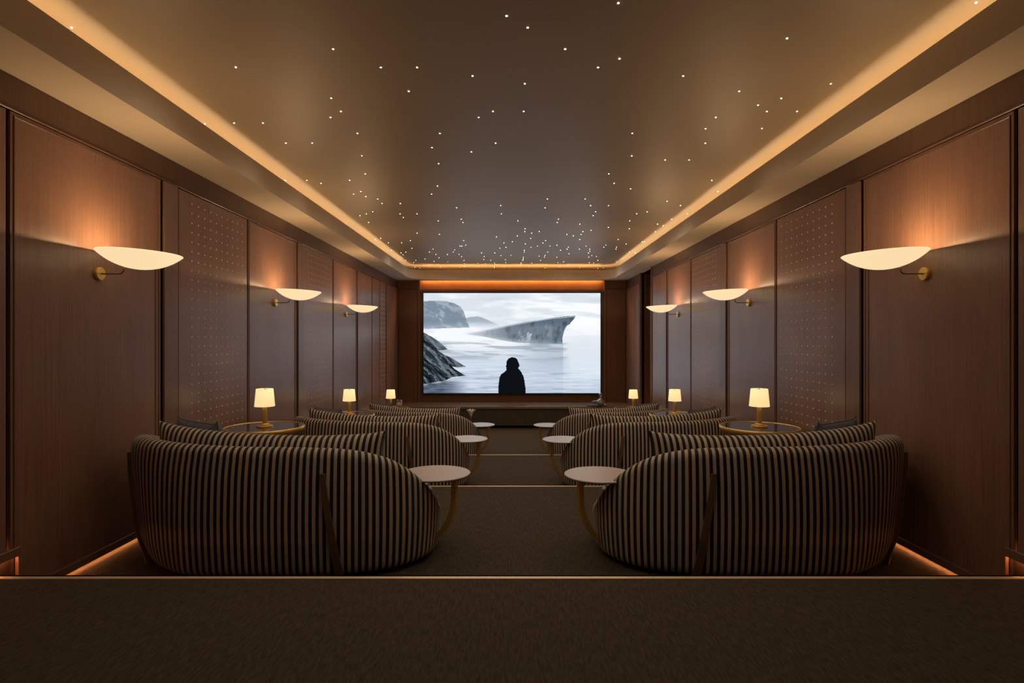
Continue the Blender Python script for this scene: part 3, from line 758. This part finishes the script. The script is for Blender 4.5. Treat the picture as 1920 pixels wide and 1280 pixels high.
# ---------------------------------------------------------------- round side tables with lamps
def make_side_table(label):
    root = thing('side_table', label, 'side table', (0, 0, 0), 'round brass and glass side tables')
    h = .712; R = .392
    bm = bmesh.new(); lathe(bm, [(R, h-.042), (R, h+.003), (R-.004, h+.005), (R-.014, h+.005), (R-.016, h), (R-.016, h-.042)], 64, closed=True)
    obj('rim', bm, M['brass'], root, True)
    bm = bmesh.new(); cyl(bm, (0, 0), R-.014, h-.012, h, 64); obj('glass_top', bm, M['glass_black'], root)
    for k in range(4):
        a = PI/4+k*PI/2+.25; x, y = (R-.10)*math.cos(a), (R-.10)*math.sin(a)
        bm = bmesh.new(); cyl(bm, (x, y), .010, 0, h-.012, 12); obj('leg', bm, M['brass'], root)
    bm = bmesh.new(); lathe(bm, [(R-.105, .10), (R-.095, .10), (R-.095, .112), (R-.105, .112)], 48, closed=True); obj('stretcher_ring', bm, M['brass'], root)
    return root
def make_lamp(label):
    root = thing('table_lamp', label, 'lamp', (0, 0, 0), 'small brass table lamps on the side tables')
    bm = bmesh.new(); lathe(bm, [(0, 0), (.080, 0), (.080, .014), (.077, .016), (0, .016)], 40); obj('base', bm, M['brass'], root)
    bm = bmesh.new(); lathe(bm, [(0, .016), (.048, .016), (.048, .028), (.030, .036), (0, .036)], 32); obj('collar', bm, M['brass'], root)
    bm = bmesh.new(); cyl(bm, (0, 0), .0245, .036, .225, 24); obj('stem', bm, M['brass'], root)
    r0, r1, z0, z1 = .100, .084, .212, .392
    bm = bmesh.new(); lathe(bm, [(r0, z0), (r1, z1), (r1-.003, z1), (r0-.003, z0)], 48, closed=True); obj('lamp_shade', bm, M['shade'], root, True)
    bm = bmesh.new()
    for a in (0, PI/2): tube(bm, [(-r1*math.cos(a), -r1*math.sin(a), z1-.006), (r1*math.cos(a), r1*math.sin(a), z1-.006)], .0022, 6)
    obj('shade_spider', bm, M['bronze'], root)
    bm = bmesh.new(); lathe(bm, [(0, z1-.006), (.006, z1-.004), (.004, z1+.006), (.007, z1+.012), (0, z1+.018)], 12); obj('finial', bm, M['bronze'], root, True)
    bm = bmesh.new(); lathe(bm, [(0, .225), (.012, .225), (.014, .25), (.026, .28), (.026, .30), (.015, .318), (0, .322)], 20)
    obj('bulb', bm, simple('bulb_frosted', (1, .9, .8), .5, emit=(1, .72, .4), es=1.0), root, True)
    lamp('bulb_light', 'POINT', (0, 0, .335), LAMP_W, (1, .66, .34), root, shadow_soft_size=.008)
    return root
tb = lmp = None
for s, sd in ((-1, 'left'), (1, 'right')):
    for r in range(3):
        nm = ['behind the nearest sofa', 'behind the middle sofa', 'behind the front sofa'][r]
        nm = ['first from the camera', 'second from the camera', 'closest to the screen'][r]
        loc = Vector((s*2.565, 5.90+P*r, LV[r+1]))
        lb = f'brass rimmed smoked glass table by the {sd} wall, {nm}'
        if tb is None: tb = make_side_table(lb); tb.location = loc
        else: dup(tb, loc, lb)
        lb = f'lit brass table lamp with cream shade, {sd} wall side, {nm}'
        l2 = loc + Vector((0, 0, .712))
        if lmp is None: lmp = make_lamp(lb); lmp.location = l2
        else: dup(lmp, l2, lb)

# ---------------------------------------------------------------- aisle tables with a curved leg
def make_c_table(f, label):
    root = thing('aisle_table', label, 'side table', (0, 0, 0), 'stone topped aisle tables with curved brass legs')
    h = .604; R = .262
    bm = bmesh.new(); lathe(bm, [(0, h-.014), (R-.008, h-.014), (R, h-.008), (R, h-.002), (R-.002, h), (0, h)], 64); obj('tabletop', bm, M['stone_top'], root)
    bm = bmesh.new(); lathe(bm, [(R-.06, h-.022), (R-.006, h-.015), (R-.06, h-.0145), (0, h-.0145), (0, h-.022)], 48); obj('under_plate', bm, M['bronze'], root)
    D = Vector((-f*.956, .292, 0)); Sd = Vector((.292*f, .956, 0)) if f > 0 else Vector((-.292, .956, 0))
    Sd = Vector((0, 0, 1)).cross(D).normalized()
    st = Vector((f*.150, -.060, 0)); r = .43
    pts = [st + Vector((0, 0, h-.016)), st + Vector((0, 0, .55))]; nm = [D, D]
    for k in range(13):
        a = (PI/2)*k/12; pts.append(st + D*(r*(1-math.cos(a))) + Vector((0, 0, r+.019-r*math.sin(a)))); nm.append((D*math.cos(a)+Vector((0, 0, math.sin(a)))).normalized())
    pts.append(st + D*(r+.22) + Vector((0, 0, .019))); nm.append(Vector((0, 0, 1)))
    bm = bmesh.new(); bar(bm, pts, [Sd]*len(pts), nm, .048, .036); obj('curved_leg', bm, M['brass'], root)
    bm = bmesh.new(); e = st + D*(r+.10); box(bm, e.x-.13, e.x+.13, e.y-.13, e.y+.13, 0, .012, .003); obj('foot_plate', bm, M['brass'], root)
    return root
for s, sd, cx, cy in ((-1, 'left', .578, 4.30), (1, 'right', .655, 4.26)):
    first = None
    for r in range(3):
        lb = f'pale stone table on curved brass leg, {sd} of aisle, ' + ['nearest the camera', 'beside the middle sofa', 'beside the front sofa'][r]
        loc = (s*cx, cy+P*r, LV[r+1])
        if first is None: first = make_c_table(-s, lb); first.location = loc
        else: dup(first, loc, lb)

# ---------------------------------------------------------------- small things
mg = thing('martini_glass', 'martini glass filled with white petals on the front left aisle table', 'glass', (-.755, 4.36+2*P, LV[3]+.604))
bm = bmesh.new(); lathe(bm, [(0, 0), (.045, 0), (.045, .003), (.008, .008), (.0045, .016), (.0045, .128), (.008, .136), (.083, .260), (.081, .260), (.006, .142), (0, .141)], 28); obj('bowl', bm, M['glass'], mg, True)
wp = simple('white_petal', (.92, .90, .85), .6)
wp.node_tree.nodes['Principled BSDF'].inputs['Subsurface Weight'].default_value = .6
wp.node_tree.nodes['Principled BSDF'].inputs['Subsurface Scale'].default_value = .03
for k in range(30):
    a = k*2.4; z = .165+.098*(k/29)**.6; rr = (z-.136)/.124*.068*(.25+.75*((k*7) % 10)/10)
    bm = bmesh.new(); bmesh.ops.create_icosphere(bm, subdivisions=1, radius=.015)
    for v in bm.verts: v.co.z *= .6
    o = obj('petal', bm, wp, mg, True); o.location = (rr*math.cos(a), rr*math.sin(a), z); o.rotation_euler = (k, k*.7, k*1.3)
bz = E-1.59
ty = thing('serving_tray', 'dark serving tray with metal edge on the stone ledge below the screen', 'tray', (2.08, 14.12, bz))
bm = bmesh.new(); lathe(bm, [(0, 0), (.225, 0), (.26, .018), (.262, .022), (.255, .022), (.222, .008), (0, .008)], 48); obj('tray_dish', bm, simple('tray_lacquer', (.02, .022, .02), .15), ty, True)
bm = bmesh.new(); lathe(bm, [(.255, .021), (.265, .021), (.265, .026), (.255, .026)], 48, closed=True); obj('tray_rim', bm, M['chrome'], ty, True)
dc = thing('decanter', 'squat amber filled glass decanter with a round stopper on the serving tray', 'decanter', (2.20, 14.12, bz+.008))
bm = bmesh.new(); lathe(bm, [(0, 0), (.085, 0), (.094, .01), (.096, .10), (.088, .125), (.055, .15), (.024, .17), (.020, .20), (.034, .225), (.029, .225), (.014, .20), (.018, .165), (.05, .145), (.083, .12), (.090, .10), (.088, .012), (0, .010)], 36); obj('bottle_glass', bm, M['glass'], dc, True)
bm = bmesh.new(); lathe(bm, [(0, .013), (.085, .013), (.086, .095), (0, .095)], 32); obj('liquor', bm, M['amber'], dc, True)
bm = bmesh.new(); lathe(bm, [(0, .19), (.012, .195), (.014, .225), (.022, .235), (.038, .255), (.045, .275), (.038, .298), (.020, .312), (0, .316)], 24); obj('stopper', bm, M['chrome'], dc, True)
for k, (x, y, lb) in enumerate(((2.03, 14.08, 'cut glass tumbler on the tray, left of the decanter'), (2.08, 14.22, 'second tumbler on the tray, behind the cut glass one'))):
    t = thing('tumbler', lb, 'glass', (x, y, bz+.008))
    bm = bmesh.new(); lathe(bm, [(0, 0), (.044, 0), (.050, .012), (.052, .10), (.048, .10), (.044, .022), (0, .018)], 24); obj('tumbler_glass', bm, M['glass'], t, False)
    bm = bmesh.new(); lathe(bm, [(.0485, .097), (.053, .097), (.053, .104), (.0485, .104)], 24, closed=True); obj('rim_band', bm, M['chrome'], t, True)
cd = thing('candle_jar', 'wide clear glass candle jar on the left end of the stone ledge', 'candle', (-2.80, 14.12, bz))
bm = bmesh.new(); lathe(bm, [(0, 0), (.078, 0), (.082, .006), (.082, .150), (.078, .150), (.076, .012), (0, .010)], 36); obj('jar_glass', bm, M['glass'], cd, True)
bm = bmesh.new(); lathe(bm, [(0, .012), (.070, .012), (.071, .060), (.05, .068), (0, .064)], 28); obj('wax', bm, M['wax'], cd, True)
bm = bmesh.new(); tube(bm, [(0, 0, .062), (0, 0, .08)], .002, 6); obj('wick', bm, M['black'], cd)
